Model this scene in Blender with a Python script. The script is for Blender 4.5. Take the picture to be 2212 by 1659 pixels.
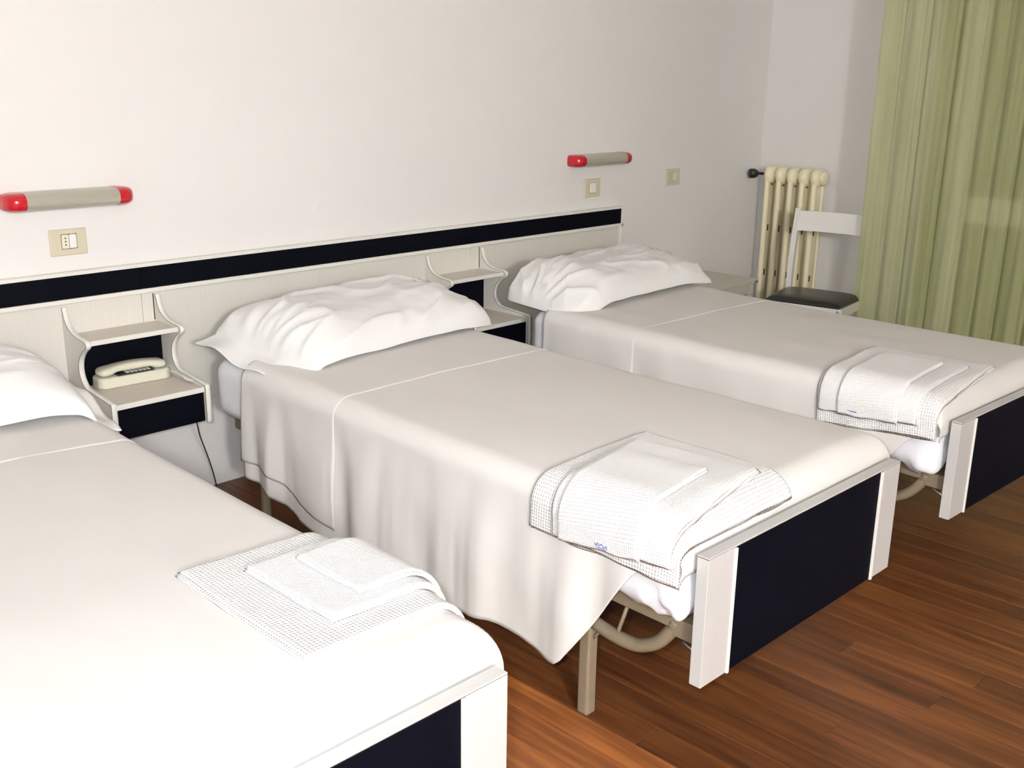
import bpy, bmesh, math, random
from math import sin, cos, pi, radians, sqrt
from mathutils import Vector, Matrix, noise

for o in list(bpy.data.objects):
    bpy.data.objects.remove(o)
SC = bpy.context.scene
COL = SC.collection

# ------------------------------------------------------------------ camera
CAM = Vector((-0.5189, -3.3412, 1.4824))
F_PX = 2260.4
YAW, PITCH, ROLL = -0.7982, -0.2861, 0.0140


def camera_axes():
    cy, sy, cp, sp = cos(YAW), sin(YAW), cos(PITCH), sin(PITCH)
    f = Vector((-sy * cp, cy * cp, sp))
    r = Vector((cy, sy, 0))
    u = r.cross(f)
    return r * cos(ROLL) + u * sin(ROLL), u * cos(ROLL) - r * sin(ROLL), f


RT, UP, FW = camera_axes()
cd = bpy.data.cameras.new('camera')
cd.sensor_fit = 'HORIZONTAL'
cd.sensor_width = 36.0
cd.lens = F_PX / 2212 * 36.0
cd.clip_start = 0.02
cam = bpy.data.objects.new('camera', cd)
COL.objects.link(cam)
cam.matrix_world = Matrix(((RT.x, UP.x, -FW.x, CAM.x), (RT.y, UP.y, -FW.y, CAM.y), (RT.z, UP.z, -FW.z, CAM.z), (0, 0, 0, 1)))
SC.camera = cam

# ------------------------------------------------------------------ light
FLASH_W = 27.0          # the camera's flash, just left of and above the lens
FILL_W = 400.0         # added fill globe, unseen behind the photographer (in its builder below)
w = bpy.data.worlds.new('night')
SC.world = w
w.use_nodes = True
w.node_tree.nodes['Background'].inputs[0].default_value = (0.02, 0.025, 0.04, 1)
w.node_tree.nodes['Background'].inputs[1].default_value = 0.3
ld = bpy.data.lights.new('camera_flash', 'AREA')
ld.shape = 'DISK'
ld.size = 0.05
ld.energy = FLASH_W
ld.color = (0.86, 0.945, 1.0)
lo = bpy.data.objects.new('camera_flash', ld)
COL.objects.link(lo)
lo.matrix_world = cam.matrix_world.copy()
lo.location = CAM - RT * 0.055 + UP * 0.045 + FW * 0.02
SC.view_settings.view_transform = 'Standard'
SC.view_settings.look = 'None'
SC.view_settings.exposure = 0.36
SC.view_settings.gamma = 1.0
SC.view_settings.use_curve_mapping = False

# ------------------------------------------------------------------ materials
MATS = {}


def mat(name, col, rough=0.5, spec=0.4, bump=0.0, bscale=60.0, bstretch=(1, 1, 1), var=0.0, vscale=8.0, vstretch=(1, 1, 1), coat=0.0, metal=0.0):
    m = bpy.data.materials.new(name)
    m.use_nodes = True
    nt = m.node_tree
    b = nt.nodes['Principled BSDF']
    b.inputs['Base Color'].default_value = (*col, 1)
    b.inputs['Roughness'].default_value = rough
    b.inputs['Specular IOR Level'].default_value = spec
    b.inputs['Coat Weight'].default_value = coat
    b.inputs['Metallic'].default_value = metal
    tc = nt.nodes.new('ShaderNodeTexCoord')

    def noise_tex(scale, stretch):
        mp = nt.nodes.new('ShaderNodeMapping')
        mp.inputs['Scale'].default_value = stretch
        nt.links.new(tc.outputs['Object'], mp.inputs['Vector'])
        n = nt.nodes.new('ShaderNodeTexNoise')
        n.inputs['Scale'].default_value = scale
        n.inputs['Detail'].default_value = 4
        nt.links.new(mp.outputs[0], n.inputs['Vector'])
        return n
    if bump > 0:
        n = noise_tex(bscale, bstretch)
        bp = nt.nodes.new('ShaderNodeBump')
        bp.inputs['Strength'].default_value = bump
        bp.inputs['Distance'].default_value = 0.01
        nt.links.new(n.outputs['Fac'], bp.inputs['Height'])
        nt.links.new(bp.outputs[0], b.inputs['Normal'])
    if var > 0:
        n = noise_tex(vscale, vstretch)
        mx = nt.nodes.new('ShaderNodeMix')
        mx.data_type = 'RGBA'
        mx.inputs[6].default_value = (*[c * (1 - var) for c in col], 1)
        mx.inputs[7].default_value = (*[min(1, c * (1 + var)) for c in col], 1)
        nt.links.new(n.outputs['Fac'], mx.inputs[0])
        nt.links.new(mx.outputs[2], b.inputs['Base Color'])
    MATS[name] = m
    return m


mat('plaster', (0.80, 0.785, 0.77), 0.9, 0.15, bump=0.06, bscale=140, var=0.015, vscale=3)
mat('ceiling_paint', (0.80, 0.765, 0.73), 0.95, 0.1)
mat('laminate', (0.73, 0.705, 0.645), 0.35, 0.4, bump=0.02, bscale=30, bstretch=(12, 12, 0.6), var=0.04, vscale=14, vstretch=(9, 9, 0.5))
mat('laminate_shelf', (0.68, 0.62, 0.545), 0.35, 0.4, bump=0.02, bscale=40, var=0.04, vscale=14, vstretch=(0.6, 9, 9))
mat('laminate_white', (0.545, 0.535, 0.525), 0.35, 0.4, bump=0.02, bscale=30, bstretch=(12, 12, 0.6), var=0.02, vscale=14, vstretch=(9, 9, 0.5))
mat('edge_white', (0.80, 0.785, 0.73), 0.35, 0.4)
mat('navy_laminate', (0.0022, 0.0026, 0.0058), 0.6, 0.05, bump=0.03, bscale=220, var=0.35, vscale=90)
mat('joint_dark', (0.06, 0.045, 0.03), 0.7, 0.2)
mat('sheet', (0.725, 0.705, 0.68), 0.95, 0.08, bump=0.05, bscale=24, var=0.012, vscale=6)
mat('sheet_fitted', (0.78, 0.79, 0.83), 0.95, 0.08, bump=0.10, bscale=16)
mat('pillowcase', (0.82, 0.815, 0.81), 0.95, 0.08, bump=0.08, bscale=18)
mat('frame_paint', (0.23, 0.185, 0.125), 0.45, 0.4, bump=0.03, bscale=160, var=0.06, vscale=20)
mat('steel', (0.55, 0.55, 0.53), 0.35, 0.5, metal=1.0)
mat('red_plastic', (0.48, 0.006, 0.016), 0.18, 0.5, coat=0.4)
mat('diffuser', (0.50, 0.475, 0.40), 0.30, 0.5, metal=0.35, bump=0.08, bscale=50, bstretch=(0.3, 8, 8), var=0.08, vscale=20, vstretch=(0.4, 6, 6))
mat('plate_ivory', (0.64, 0.585, 0.44), 0.4, 0.4)
mat('module_ivory', (0.78, 0.74, 0.62), 0.35, 0.4)
mat('switch_white', (0.86, 0.85, 0.80), 0.3, 0.5)
mat('phone_cream', (0.74, 0.72, 0.59), 0.35, 0.4)
mat('phone_dark', (0.03, 0.028, 0.025), 0.4, 0.4)
mat('phone_key', (0.55, 0.53, 0.47), 0.4, 0.4)
mat('cord_white', (0.75, 0.74, 0.68), 0.4, 0.4)
mat('cord_dark', (0.03, 0.04, 0.05), 0.5, 0.4)
mat('radiator_cream', (0.92, 0.84, 0.60), 0.35, 0.45, var=0.05, vscale=8)
mat('radiator_rust', (0.10, 0.055, 0.02), 0.8, 0.1)
mat('black_plastic', (0.015, 0.015, 0.02), 0.35, 0.5)
mat('chair_white', (0.78, 0.77, 0.74), 0.22, 0.5, coat=0.3)
mat('black_vinyl', (0.012, 0.011, 0.010), 0.30, 0.5, bump=0.05, bscale=200)
mat('table_grey', (0.56, 0.53, 0.45), 0.4, 0.4)
mat('table_edge', (0.10, 0.13, 0.11), 0.4, 0.4)
mat('window_white', (0.72, 0.71, 0.68), 0.4, 0.4)
mat('print_blue', (0.18, 0.20, 0.48), 0.8, 0.1)
mat('lamp_glass', (0.9, 0.85, 0.75), 0.4, 0.4)


def wood():
    m = bpy.data.materials.new('wood_plank')
    m.use_nodes = True
    nt = m.node_tree
    b = nt.nodes['Principled BSDF']
    g = nt.nodes.new('ShaderNodeNewGeometry')
    oi = nt.nodes.new('ShaderNodeObjectInfo')
    off = nt.nodes.new('ShaderNodeVectorMath')
    off.operation = 'SCALE'
    cmb = nt.nodes.new('ShaderNodeCombineXYZ')
    nt.links.new(oi.outputs['Random'], cmb.inputs[0])
    nt.links.new(oi.outputs['Random'], cmb.inputs[1])
    nt.links.new(cmb.outputs[0], off.inputs[0])
    off.inputs['Scale'].default_value = 13.0
    add = nt.nodes.new('ShaderNodeVectorMath')
    nt.links.new(g.outputs['Position'], add.inputs[0])
    nt.links.new(off.outputs[0], add.inputs[1])

    def ntex(sc, st, det, dist=0.0):
        mp = nt.nodes.new('ShaderNodeMapping')
        mp.inputs['Scale'].default_value = st
        nt.links.new(add.outputs[0], mp.inputs['Vector'])
        n = nt.nodes.new('ShaderNodeTexNoise')
        n.inputs['Scale'].default_value = sc
        n.inputs['Detail'].default_value = det
        n.inputs['Distortion'].default_value = dist
        nt.links.new(mp.outputs[0], n.inputs['Vector'])
        return n
    fine = ntex(3.0, (16, 0.8, 1), 6, 0.6)
    broad = ntex(1.6, (3.5, 0.6, 1), 3, 0.8)
    ramp = nt.nodes.new('ShaderNodeValToRGB')
    e = ramp.color_ramp.elements
    e[0].position = 0.30
    e[0].color = (0.052, 0.017, 0.0065, 1)
    e[1].position = 0.72
    e[1].color = (0.250, 0.094, 0.026, 1)
    mid = ramp.color_ramp.elements.new(0.5)
    mid.color = (0.138, 0.047, 0.0145, 1)
    mx = nt.nodes.new('ShaderNodeMath')
    mx.operation = 'MULTIPLY_ADD'
    mx.inputs[1].default_value = 0.6
    nt.links.new(fine.outputs['Fac'], mx.inputs[0])
    m2 = nt.nodes.new('ShaderNodeMath')
    m2.operation = 'MULTIPLY'
    m2.inputs[1].default_value = 0.4
    nt.links.new(broad.outputs['Fac'], m2.inputs[0])
    nt.links.new(m2.outputs[0], mx.inputs[2])
    nt.links.new(mx.outputs[0], ramp.inputs['Fac'])
    tint = nt.nodes.new('ShaderNodeMix')
    tint.data_type = 'RGBA'
    tint.blend_type = 'MULTIPLY'
    tint.inputs[0].default_value = 1.0
    nt.links.new(ramp.outputs['Color'], tint.inputs[6])
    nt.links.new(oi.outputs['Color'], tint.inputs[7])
    nt.links.new(tint.outputs[2], b.inputs['Base Color'])
    b.inputs['Roughness'].default_value = 0.42
    b.inputs['Specular IOR Level'].default_value = 0.35
    bp = nt.nodes.new('ShaderNodeBump')
    bp.inputs['Strength'].default_value = 0.05
    bp.inputs['Distance'].default_value = 0.005
    nt.links.new(fine.outputs['Fac'], bp.inputs['Height'])
    nt.links.new(bp.outputs[0], b.inputs['Normal'])
    MATS['wood_plank'] = m


def waffle(name, col, period, strength):
    """towel cloth: square honeycomb relief laid out in the cloth's own UV metres"""
    m = mat(name, col, 0.97, 0.05)
    nt = m.node_tree
    b = nt.nodes['Principled BSDF']
    uv = nt.nodes.new('ShaderNodeUVMap')
    sx = nt.nodes.new('ShaderNodeSeparateXYZ')
    nt.links.new(uv.outputs[0], sx.inputs[0])
    prod = None
    for k in (0, 1):
        a = nt.nodes.new('ShaderNodeMath')
        a.operation = 'MULTIPLY'
        a.inputs[1].default_value = 2 * pi / period
        nt.links.new(sx.outputs[k], a.inputs[0])
        s = nt.nodes.new('ShaderNodeMath')
        s.operation = 'COSINE'
        nt.links.new(a.outputs[0], s.inputs[0])
        if prod is None:
            prod = s
        else:
            q = nt.nodes.new('ShaderNodeMath')
            q.operation = 'MAXIMUM'
            nt.links.new(prod.outputs[0], q.inputs[0])
            nt.links.new(s.outputs[0], q.inputs[1])
            prod = q
    bp = nt.nodes.new('ShaderNodeBump')
    bp.inputs['Strength'].default_value = strength
    bp.inputs['Distance'].default_value = 0.0015
    nt.links.new(prod.outputs[0], bp.inputs['Height'])
    nt.links.new(bp.outputs[0], b.inputs['Normal'])


def sheer():
    m = bpy.data.materials.new('green_sheer')
    m.use_nodes = True
    nt = m.node_tree
    out = nt.nodes['Material Output']
    b = nt.nodes['Principled BSDF']
    b.inputs['Roughness'].default_value = 0.9
    b.inputs['Specular IOR Level'].default_value = 0.1
    tc = nt.nodes.new('ShaderNodeTexCoord')
    mp = nt.nodes.new('ShaderNodeMapping')
    mp.inputs['Scale'].default_value = (1, 1, 0.02)
    nt.links.new(tc.outputs['Object'], mp.inputs[0])
    n = nt.nodes.new('ShaderNodeTexNoise')
    n.inputs['Scale'].default_value = 55
    n.inputs['Detail'].default_value = 5
    nt.links.new(mp.outputs[0], n.inputs['Vector'])
    r = nt.nodes.new('ShaderNodeValToRGB')
    r.color_ramp.elements[0].position = 0.3
    r.color_ramp.elements[0].color = (0.47, 0.50, 0.23, 1)
    r.color_ramp.elements[1].position = 0.75
    r.color_ramp.elements[1].color = (0.62, 0.645, 0.36, 1)
    nt.links.new(n.outputs['Fac'], r.inputs['Fac'])
    nt.links.new(r.outputs['Color'], b.inputs['Base Color'])
    tl = nt.nodes.new('ShaderNodeBsdfTranslucent')
    nt.links.new(r.outputs['Color'], tl.inputs['Color'])
    m1 = nt.nodes.new('ShaderNodeMixShader')
    m1.inputs[0].default_value = 0.25
    nt.links.new(b.outputs[0], m1.inputs[1])
    nt.links.new(tl.outputs[0], m1.inputs[2])
    tr = nt.nodes.new('ShaderNodeBsdfTransparent')
    m2 = nt.nodes.new('ShaderNodeMixShader')
    m2.inputs[0].default_value = 0.30
    nt.links.new(m1.outputs[0], m2.inputs[1])
    nt.links.new(tr.outputs[0], m2.inputs[2])
    nt.links.new(m2.outputs[0], out.inputs['Surface'])
    MATS['green_sheer'] = m


def glass():
    m = bpy.data.materials.new('night_glass')
    m.use_nodes = True
    b = m.node_tree.nodes['Principled BSDF']
    b.inputs['Base Color'].default_value = (0.05, 0.055, 0.05, 1)
    b.inputs['Roughness'].default_value = 0.08
    MATS['night_glass'] = m


wood()
waffle('waffle_towel', (0.845, 0.84, 0.835), 0.0075, 0.65)
waffle('waffle_fine', (0.86, 0.855, 0.85), 0.005, 0.50)
sheer()
glass()

# ------------------------------------------------------------------ helpers


def link(o, parent=None):
    COL.objects.link(o)
    if parent is not None:
        o.parent = parent
    return o


def tag(o, label=None, cat=None, group=None, kind=None):
    if label:
        o['label'] = label
    if cat:
        o['category'] = cat
    if group:
        o['group'] = group
    if kind:
        o['kind'] = kind
    return o


def thing(name, label, cat, loc=(0, 0, 0), rz=0.0, group=None):
    o = bpy.data.objects.new(name, None)
    o.empty_display_size = 0.05
    o.location = loc
    o.rotation_euler = (0, 0, rz)
    link(o)
    return tag(o, label, cat, group)


def finish(name, bm, m, parent=None, smooth=False, label=None, recalc=True):
    if recalc:
        bmesh.ops.recalc_face_normals(bm, faces=bm.faces)
    me = bpy.data.meshes.new(name)
    bm.to_mesh(me)
    bm.free()
    me.materials.append(MATS[m])
    if smooth:
        for p in me.polygons:
            p.use_smooth = True
    o = link(bpy.data.objects.new(name, me), parent)
    if label:
        o['label'] = label
    return o


def add_box(bm, x0, x1, y0, y1, z0, z1, bevel=0.0, seg=2):
    r = bmesh.ops.create_cube(bm, size=1.0)
    vs = r['verts']
    for v in vs:
        v.co = Vector(((x0 + x1) / 2 + v.co.x * (x1 - x0), (y0 + y1) / 2 + v.co.y * (y1 - y0), (z0 + z1) / 2 + v.co.z * (z1 - z0)))
    if bevel > 0:
        es = list({e for v in vs for e in v.link_edges})
        bmesh.ops.bevel(bm, geom=es, offset=bevel, segments=seg, profile=0.5, affect='EDGES')


def box(name, m, parent, x0, x1, y0, y1, z0, z1, bevel=0.002, seg=2, label=None):
    bm = bmesh.new()
    add_box(bm, x0, x1, y0, y1, z0, z1, bevel, seg)
    return finish(name, bm, m, parent, label=label)


def add_tube(bm, pts, rad, n=12, closed_ends=True):
    pts = [Vector(p) for p in pts]
    rings = []
    for i, p in enumerate(pts):
        t = (pts[min(i + 1, len(pts) - 1)] - pts[max(i - 1, 0)]).normalized()
        ref = Vector((0, 0, 1)) if abs(t.z) < 0.9 else Vector((1, 0, 0))
        a = t.cross(ref).normalized()
        b = t.cross(a).normalized()
        rr = rad[i] if isinstance(rad, (list, tuple)) else rad
        rings.append([bm.verts.new(p + a * rr * cos(2 * pi * k / n) + b * rr * sin(2 * pi * k / n)) for k in range(n)])
    for r0, r1 in zip(rings, rings[1:]):
        for k in range(n):
            bm.faces.new((r0[k], r0[(k + 1) % n], r1[(k + 1) % n], r1[k]))
    if closed_ends:
        bm.faces.new(rings[0][::-1])
        bm.faces.new(rings[-1])


def tube(name, m, parent, pts, rad, n=12, label=None):
    bm = bmesh.new()
    add_tube(bm, pts, rad, n)
    return finish(name, bm, m, parent, smooth=True, label=label)


def bez(pts, n=10):
    """Catmull-Rom through the points"""
    P = [Vector(p) for p in pts]
    P = [P[0] * 2 - P[1]] + P + [P[-1] * 2 - P[-2]]
    out = []
    for i in range(1, len(P) - 2):
        for k in range(n):
            t = k / n
            out.append(0.5 * ((2 * P[i]) + (P[i + 1] - P[i - 1]) * t + (2 * P[i - 1] - 5 * P[i] + 4 * P[i + 1] - P[i + 2]) * t * t + (-P[i - 1] + 3 * P[i] - 3 * P[i + 1] + P[i + 2]) * t ** 3))
    out.append(P[-2])
    return out


def sstep(a, b, x):
    t = max(0.0, min(1.0, (x - a) / (b - a)))
    return t * t * (3 - 2 * t)


def lerp_table(tab, x):
    if x <= tab[0][0]:
        return tab[0][1]
    for (x0, y0), (x1, y1) in zip(tab, tab[1:]):
        if x <= x1:
            t = (x - x0) / (x1 - x0)
            return y0 + (y1 - y0) * t
    return tab[-1][1]


# ------------------------------------------------------------------ room shell
RX0, RX1, RY0, RZ = -1.75, 4.977, -6.20, 2.70


def shell(name, m, *b):
    return tag(box(name, m, None, *b, bevel=0), kind='structure')


shell('wall_back', 'plaster', RX0 - 0.1, RX1 + 0.1, 0.0, 0.1, -0.05, RZ)
shell('wall_right', 'plaster', RX1, RX1 + 0.1, RY0, 0.0, -0.05, RZ)
shell('wall_left', 'plaster', RX0 - 0.1, RX0, RY0, 0.0, -0.05, RZ)
shell('wall_front', 'plaster', RX0 - 0.1, RX1 + 0.1, RY0 - 0.1, RY0, -0.05, RZ)
shell('ceiling', 'ceiling_paint', RX0 - 0.1, RX1 + 0.1, RY0 - 0.1, 0.1, RZ, RZ + 0.08)
floor = shell('floor', 'joint_dark', RX0, RX1, RY0, 0.0, -0.05, -0.004)

# laminate strips, each a piece of the floor, grain running towards the headboard wall
rnd = random.Random(7)
PW, PL = 0.0895, 2.20
pm = bmesh.new()
add_box(pm, 0.0004, PW - 0.0004, 0.0005, PL - 0.0005, -0.006, 0.0, bevel=0.0007, seg=1)
pme = bpy.data.meshes.new('plank')
pm.to_mesh(pme)
pm.free()
pme.materials.append(MATS['wood_plank'])
k0 = int(math.floor((RX0 - 1.187) / PW)) + 1
k1 = int(math.floor((RX1 - 1.187) / PW))
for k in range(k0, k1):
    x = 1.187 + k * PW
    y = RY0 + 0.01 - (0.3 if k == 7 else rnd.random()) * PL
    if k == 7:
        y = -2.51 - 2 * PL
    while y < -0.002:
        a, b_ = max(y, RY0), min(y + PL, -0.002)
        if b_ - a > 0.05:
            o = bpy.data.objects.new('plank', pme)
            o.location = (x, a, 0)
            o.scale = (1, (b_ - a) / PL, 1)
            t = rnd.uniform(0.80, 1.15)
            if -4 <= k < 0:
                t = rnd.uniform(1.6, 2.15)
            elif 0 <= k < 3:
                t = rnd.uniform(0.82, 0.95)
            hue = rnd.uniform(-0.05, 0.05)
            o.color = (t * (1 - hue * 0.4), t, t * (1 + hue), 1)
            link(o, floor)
        y += PL

# French window behind the curtain
win = thing('window_1', None, None, (RX1, 0, 0))
tag(win, kind='structure')
for a in (dict(n='window_frame', b=(-0.05, 0.0, -1.01, -0.93, 0.02, 2.25)), dict(n='window_frame', b=(-0.05, 0.0, -2.42, -2.34, 0.02, 2.25)), dict(n='window_frame', b=(-0.05, 0.0, -2.34, -1.01, 2.17, 2.25)),
          dict(n='window_sash', b=(-0.07, -0.01, -1.24, -1.13, 0.03, 2.17)), dict(n='window_sash', b=(-0.07, -0.01, -1.78, -1.66, 0.03, 2.17)), dict(n='window_sash', b=(-0.07, -0.01, -2.34, -2.25, 0.03, 2.17)),
          dict(n='window_rail', b=(-0.07, -0.01, -1.66, -1.24, 0.80, 0.93)), dict(n='window_rail', b=(-0.07, -0.01, -2.25, -1.78, 0.80, 0.93))):
    box(a['n'], 'window_white', win, *a['b'], bevel=0.004)
for y0, y1 in ((-1.13, -1.01), (-1.66, -1.24), (-2.25, -1.78)):
    box('window_pane', 'night_glass', win, -0.03, -0.02, y0, y1, 0.03, 2.17, bevel=0)
tube('window_handle', 'edge_white', win, [(-0.07, -1.17, 1.29), (-0.10, -1.17, 1.29), (-0.10, -1.17, 1.20)], 0.009)

# ------------------------------------------------------------------ headboard on the wall
HX, HT, HB = 3.6685, 0.8635, 0.7597
hb = thing('headboard', 'long cream and navy wall headboard running behind all the beds', 'headboard', (0, 0, 0))
hx0 = -1.45
SEAM = 1.092
for a, b_ in ((hx0, SEAM - 1.53), (SEAM - 1.53, SEAM), (SEAM, SEAM + 1.53), (SEAM + 1.53, HX - 0.012)):
    box('navy_band', 'navy_laminate', hb, a + 0.0008, b_ - 0.0008, -0.024, -0.002, HB + 0.018, HT - 0.012, bevel=0.0008, label='dark navy laminate band')
    box('cream_panel', 'laminate', hb, a + 0.0008, b_ - 0.0008, -0.014, -0.001, 0.34, HB, bevel=0.0008)
box('top_rail', 'edge_white', hb, hx0, HX, -0.030, -0.001, HT - 0.012, HT, bevel=0.002)
box('lower_rail', 'edge_white', hb, hx0, HX, -0.030, -0.001, HB + 0.003, HB + 0.018, bevel=0.002)
box('end_cap', 'edge_white', hb, HX - 0.012, HX, -0.030, -0.001, 0.34, HT - 0.012, bevel=0.002)

for xg in (0.8175 + 0.3367 - 0.0205, 2.3582 + 0.3367 - 0.0205):
    box('gap_line', 'joint_dark', hb, xg - 0.002, xg + 0.002, -0.0148, -0.006, 0.664, HB - 0.004, bevel=0)

# ------------------------------------------------------------------ nightstands fixed to the headboard
NW = 0.3367
PROF_TOP = [(0.022, 0.752), (0.028, 0.735), (0.036, 0.712), (0.055, 0.690), (0.085, 0.676), (0.120, 0.669), (0.150, 0.667), (0.170, 0.664), (0.178, 0.656), (0.174, 0.646), (0.158, 0.637),
            (0.138, 0.622), (0.120, 0.602), (0.110, 0.580), (0.108, 0.560), (0.114, 0.538), (0.128, 0.520), (0.150, 0.508), (0.200, 0.503), (0.290, 0.495), (0.312, 0.491), (0.318, 0.482), (0.318, 0.375), (0.314, 0.367)]


def smooth_prof(P, n=3):
    return [(v.x, v.y) for v in bez([(a, b, 0) for a, b in P], n)]


def nightstand(x0, label):
    t = thing('nightstand', label, 'nightstand', (x0, 0, 0), 0, 'nightstands on the headboard')
    pr = smooth_prof(PROF_TOP)
    for xs in (0.0, NW - 0.016):
        xa, xb = xs, xs + 0.016
        bm = bmesh.new()
        loop = [(-0.015, 0.752)] and [(0.0145, 0.752)] + pr + [(0.0145, 0.367)]
        A = [bm.verts.new((xa, -d, z)) for d, z in loop]
        B = [bm.verts.new((xb, -d, z)) for d, z in loop]
        bm.faces.new(A)
        bm.faces.new(B[::-1])
        for i in range(len(loop)):
            j = (i + 1) % len(loop)
            bm.faces.new((A[i], B[i], B[j], A[j]))
        sp = finish('side_panel', bm, 'laminate', t)
        # rounded edge banding following the profile
        bm = bmesh.new()
        n = len(pr)
        rows = []
        for i, (d, z) in enumerate(pr):
            d0, z0 = pr[max(0, i - 1)]
            d1, z1 = pr[min(n - 1, i + 1)]
            nd, nz = (z0 - z1), (d1 - d0)
            l = sqrt(nd * nd + nz * nz) or 1
            nd, nz = nd / l, nz / l
            row = []
            for xo, q in ((-0.0008, 0.0), (0.002, 0.003), (0.008, 0.0042), (0.014, 0.003), (0.0168, 0.0)):
                row.append(bm.verts.new((xa + xo, -(d + nd * q), z + nz * q)))
            rows.append(row)
        for r0, r1 in zip(rows, rows[1:]):
            for k in range(4):
                bm.faces.new((r0[k], r0[k + 1], r1[k + 1], r1[k]))
        finish('edge_banding', bm, 'edge_white', sp, smooth=True)
        # thin brown joint line beside the banding
        for xo in (-0.0006, 0.0162):
            bm = bmesh.new()
            add_tube(bm, [(xa + xo, -(d - 0.0022), z - 0.0006) for d, z in pr], 0.0008, 5)
            finish('joint_line', bm, 'joint_dark', sp)
    xi0, xi1 = 0.016, NW - 0.016
    us = box('upper_shelf', 'laminate_shelf', t, xi0, xi1, -0.155, -0.0145, 0.647, 0.661, bevel=0.001)
    box('edge_banding', 'edge_white', us, xi0, xi1, -0.160, -0.155, 0.646, 0.662, bevel=0.0015)
    ls = box('lower_shelf', 'laminate_shelf', t, xi0, xi1, -0.303, -0.0145, 0.469, 0.484, bevel=0.001)
    box('edge_banding', 'edge_white', ls, xi0, xi1, -0.309, -0.303, 0.468, 0.485, bevel=0.0015)
    box('back_panel', 'navy_laminate', t, xi0, xi1, -0.040, -0.0145, 0.484, 0.647, bevel=0.0005, label='dark navy back panel')
    dr = box('drawer', 'laminate', t, xi0 + 0.004, xi1 - 0.004, -0.290, -0.02, 0.375, 0.464, bevel=0.001)
    box('drawer_front', 'navy_laminate', dr, xi0 + 0.0015, xi1 - 0.0015, -0.305, -0.290, 0.368, 0.466, bevel=0.001, label='dark navy drawer front')
    return t


N1X, N2X = 0.8175, 2.3582
nightstand(N1X, 'wall nightstand with navy drawer holding the cream telephone')
nightstand(N2X, 'empty-shelved wall nightstand with navy drawer next to the far bed')

# ------------------------------------------------------------------ telephone and cords
def rounded_slab(bm, L, D, z0, z1, rc, top_in=0.006, n=6):
    """stadium-like slab with rounded vertical corners and softened top/bottom"""
    rings = []
    for z, ins in ((z0, 0.004), (z0 + 0.004, 0.0), (z1 - 0.006, 0.0), (z1 - 0.0015, top_in * 0.5), (z1, top_in)):
        ring = []
        for qx, qy, a0 in ((1, 1, 0), (-1, 1, pi / 2), (-1, -1, pi), (1, -1, 3 * pi / 2)):
            for k in range(n + 1):
                a = a0 + pi / 2 * k / n
                ring.append(bm.verts.new((qx * (L / 2 - rc) + (rc - ins) * cos(a), qy * (D / 2 - rc) + (rc - ins) * sin(a), z)))
        rings.append(ring)
    m = len(rings[0])
    for r0, r1 in zip(rings, rings[1:]):
        for k in range(m):
            bm.faces.new((r0[k], r0[(k + 1) % m], r1[(k + 1) % m], r1[k]))
    bm.faces.new(rings[0][::-1])
    bm.faces.new(rings[-1])


ph = thing('telephone', 'cream push-button telephone with its handset in place on the nightstand', 'telephone', (0.999, -0.086, 0.4848), radians(-3))
bm = bmesh.new()
rounded_slab(bm, 0.245, 0.088, 0.0, 0.036, 0.028)
finish('base', bm, 'phone_cream', ph, smooth=False)
hs = bpy.data.objects.new('handset', None)
# handset: arched bar with two rounded ends
bm = bmesh.new()
rings = []
NS = 40
for i in range(NS + 1):
    a = -1 + 2 * i / NS
    x = a * 0.117
    top = 0.073 - 0.013 * a * a
    endr = sqrt(max(0.0, 1 - max(0.0, (abs(a) - 0.84) / 0.16) ** 2))
    low = 0.0372 + 0.0085 * (1 - sstep(0.45, 0.68, abs(a)))
    mid = (top + low) / 2
    hh = (top - low) / 2 * max(0.12, endr)
    hw_ = (0.026 + 0.006 * sstep(0.5, 0.75, abs(a))) * max(0.2, endr)
    ring = []
    for k in range(16):
        th = 2 * pi * k / 16
        cx_, sy_ = cos(th), sin(th)
        px = math.copysign(abs(cx_) ** 0.6, cx_) * hw_
        pz = math.copysign(abs(sy_) ** 0.6, sy_) * hh
        ring.append(bm.verts.new((x, px, mid + pz)))
    rings.append(ring)
for r0, r1 in zip(rings, rings[1:]):
    for k in range(16):
        bm.faces.new((r0[k], r0[(k + 1) % 16], r1[(k + 1) % 16], r1[k]))
bm.faces.new(rings[0][::-1])
bm.faces.new(rings[-1])
finish('handset', bm, 'phone_cream', ph, smooth=True)
bpy.data.objects.remove(hs)
kp = box('keypad', 'phone_dark', ph, -0.058, 0.066, -0.034, 0.034, 0.0355, 0.040, bevel=0.0008, label='dark keypad strip under the handset')
for i in range(6):
    for j in range(3):
        box('key', 'phone_key', kp, -0.028 + i * 0.0145, -0.018 + i * 0.0145, -0.029 + j * 0.012, -0.021 + j * 0.012, 0.040, 0.0435, bevel=0.0008, seg=1)
# coiled handset cord on the shelf
cpts = []
base = bez([(0.122, -0.018, 0.020), (0.134, -0.022, 0.014), (0.143, -0.035, 0.008), (0.145, -0.07, 0.007), (0.138, -0.115, 0.007), (0.146, -0.15, 0.007)], 10)
for i in range(len(base) * 8):
    f = i / 8
    j = min(int(f), len(base) - 2)
    c = base[j].lerp(base[j + 1], min(1, f - j))
    amp = 0.0045 * sstep(8, 14, f)
    cpts.append(c + Vector((amp * cos(i * 0.9), 0.25 * amp * cos(i * 0.9), amp * sin(i * 0.9) * 0.9)))
tube('coiled_cord', 'cord_white', ph, cpts, 0.0016, 6, label='coiled white handset cord')
tube('line_cord', 'cord_white', ph, bez([(0.118, 0.015, 0.022), (0.131, 0.012, 0.030), (0.136, -0.005, 0.028), (0.134, -0.02, 0.015)], 8), 0.0018, 6)

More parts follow.
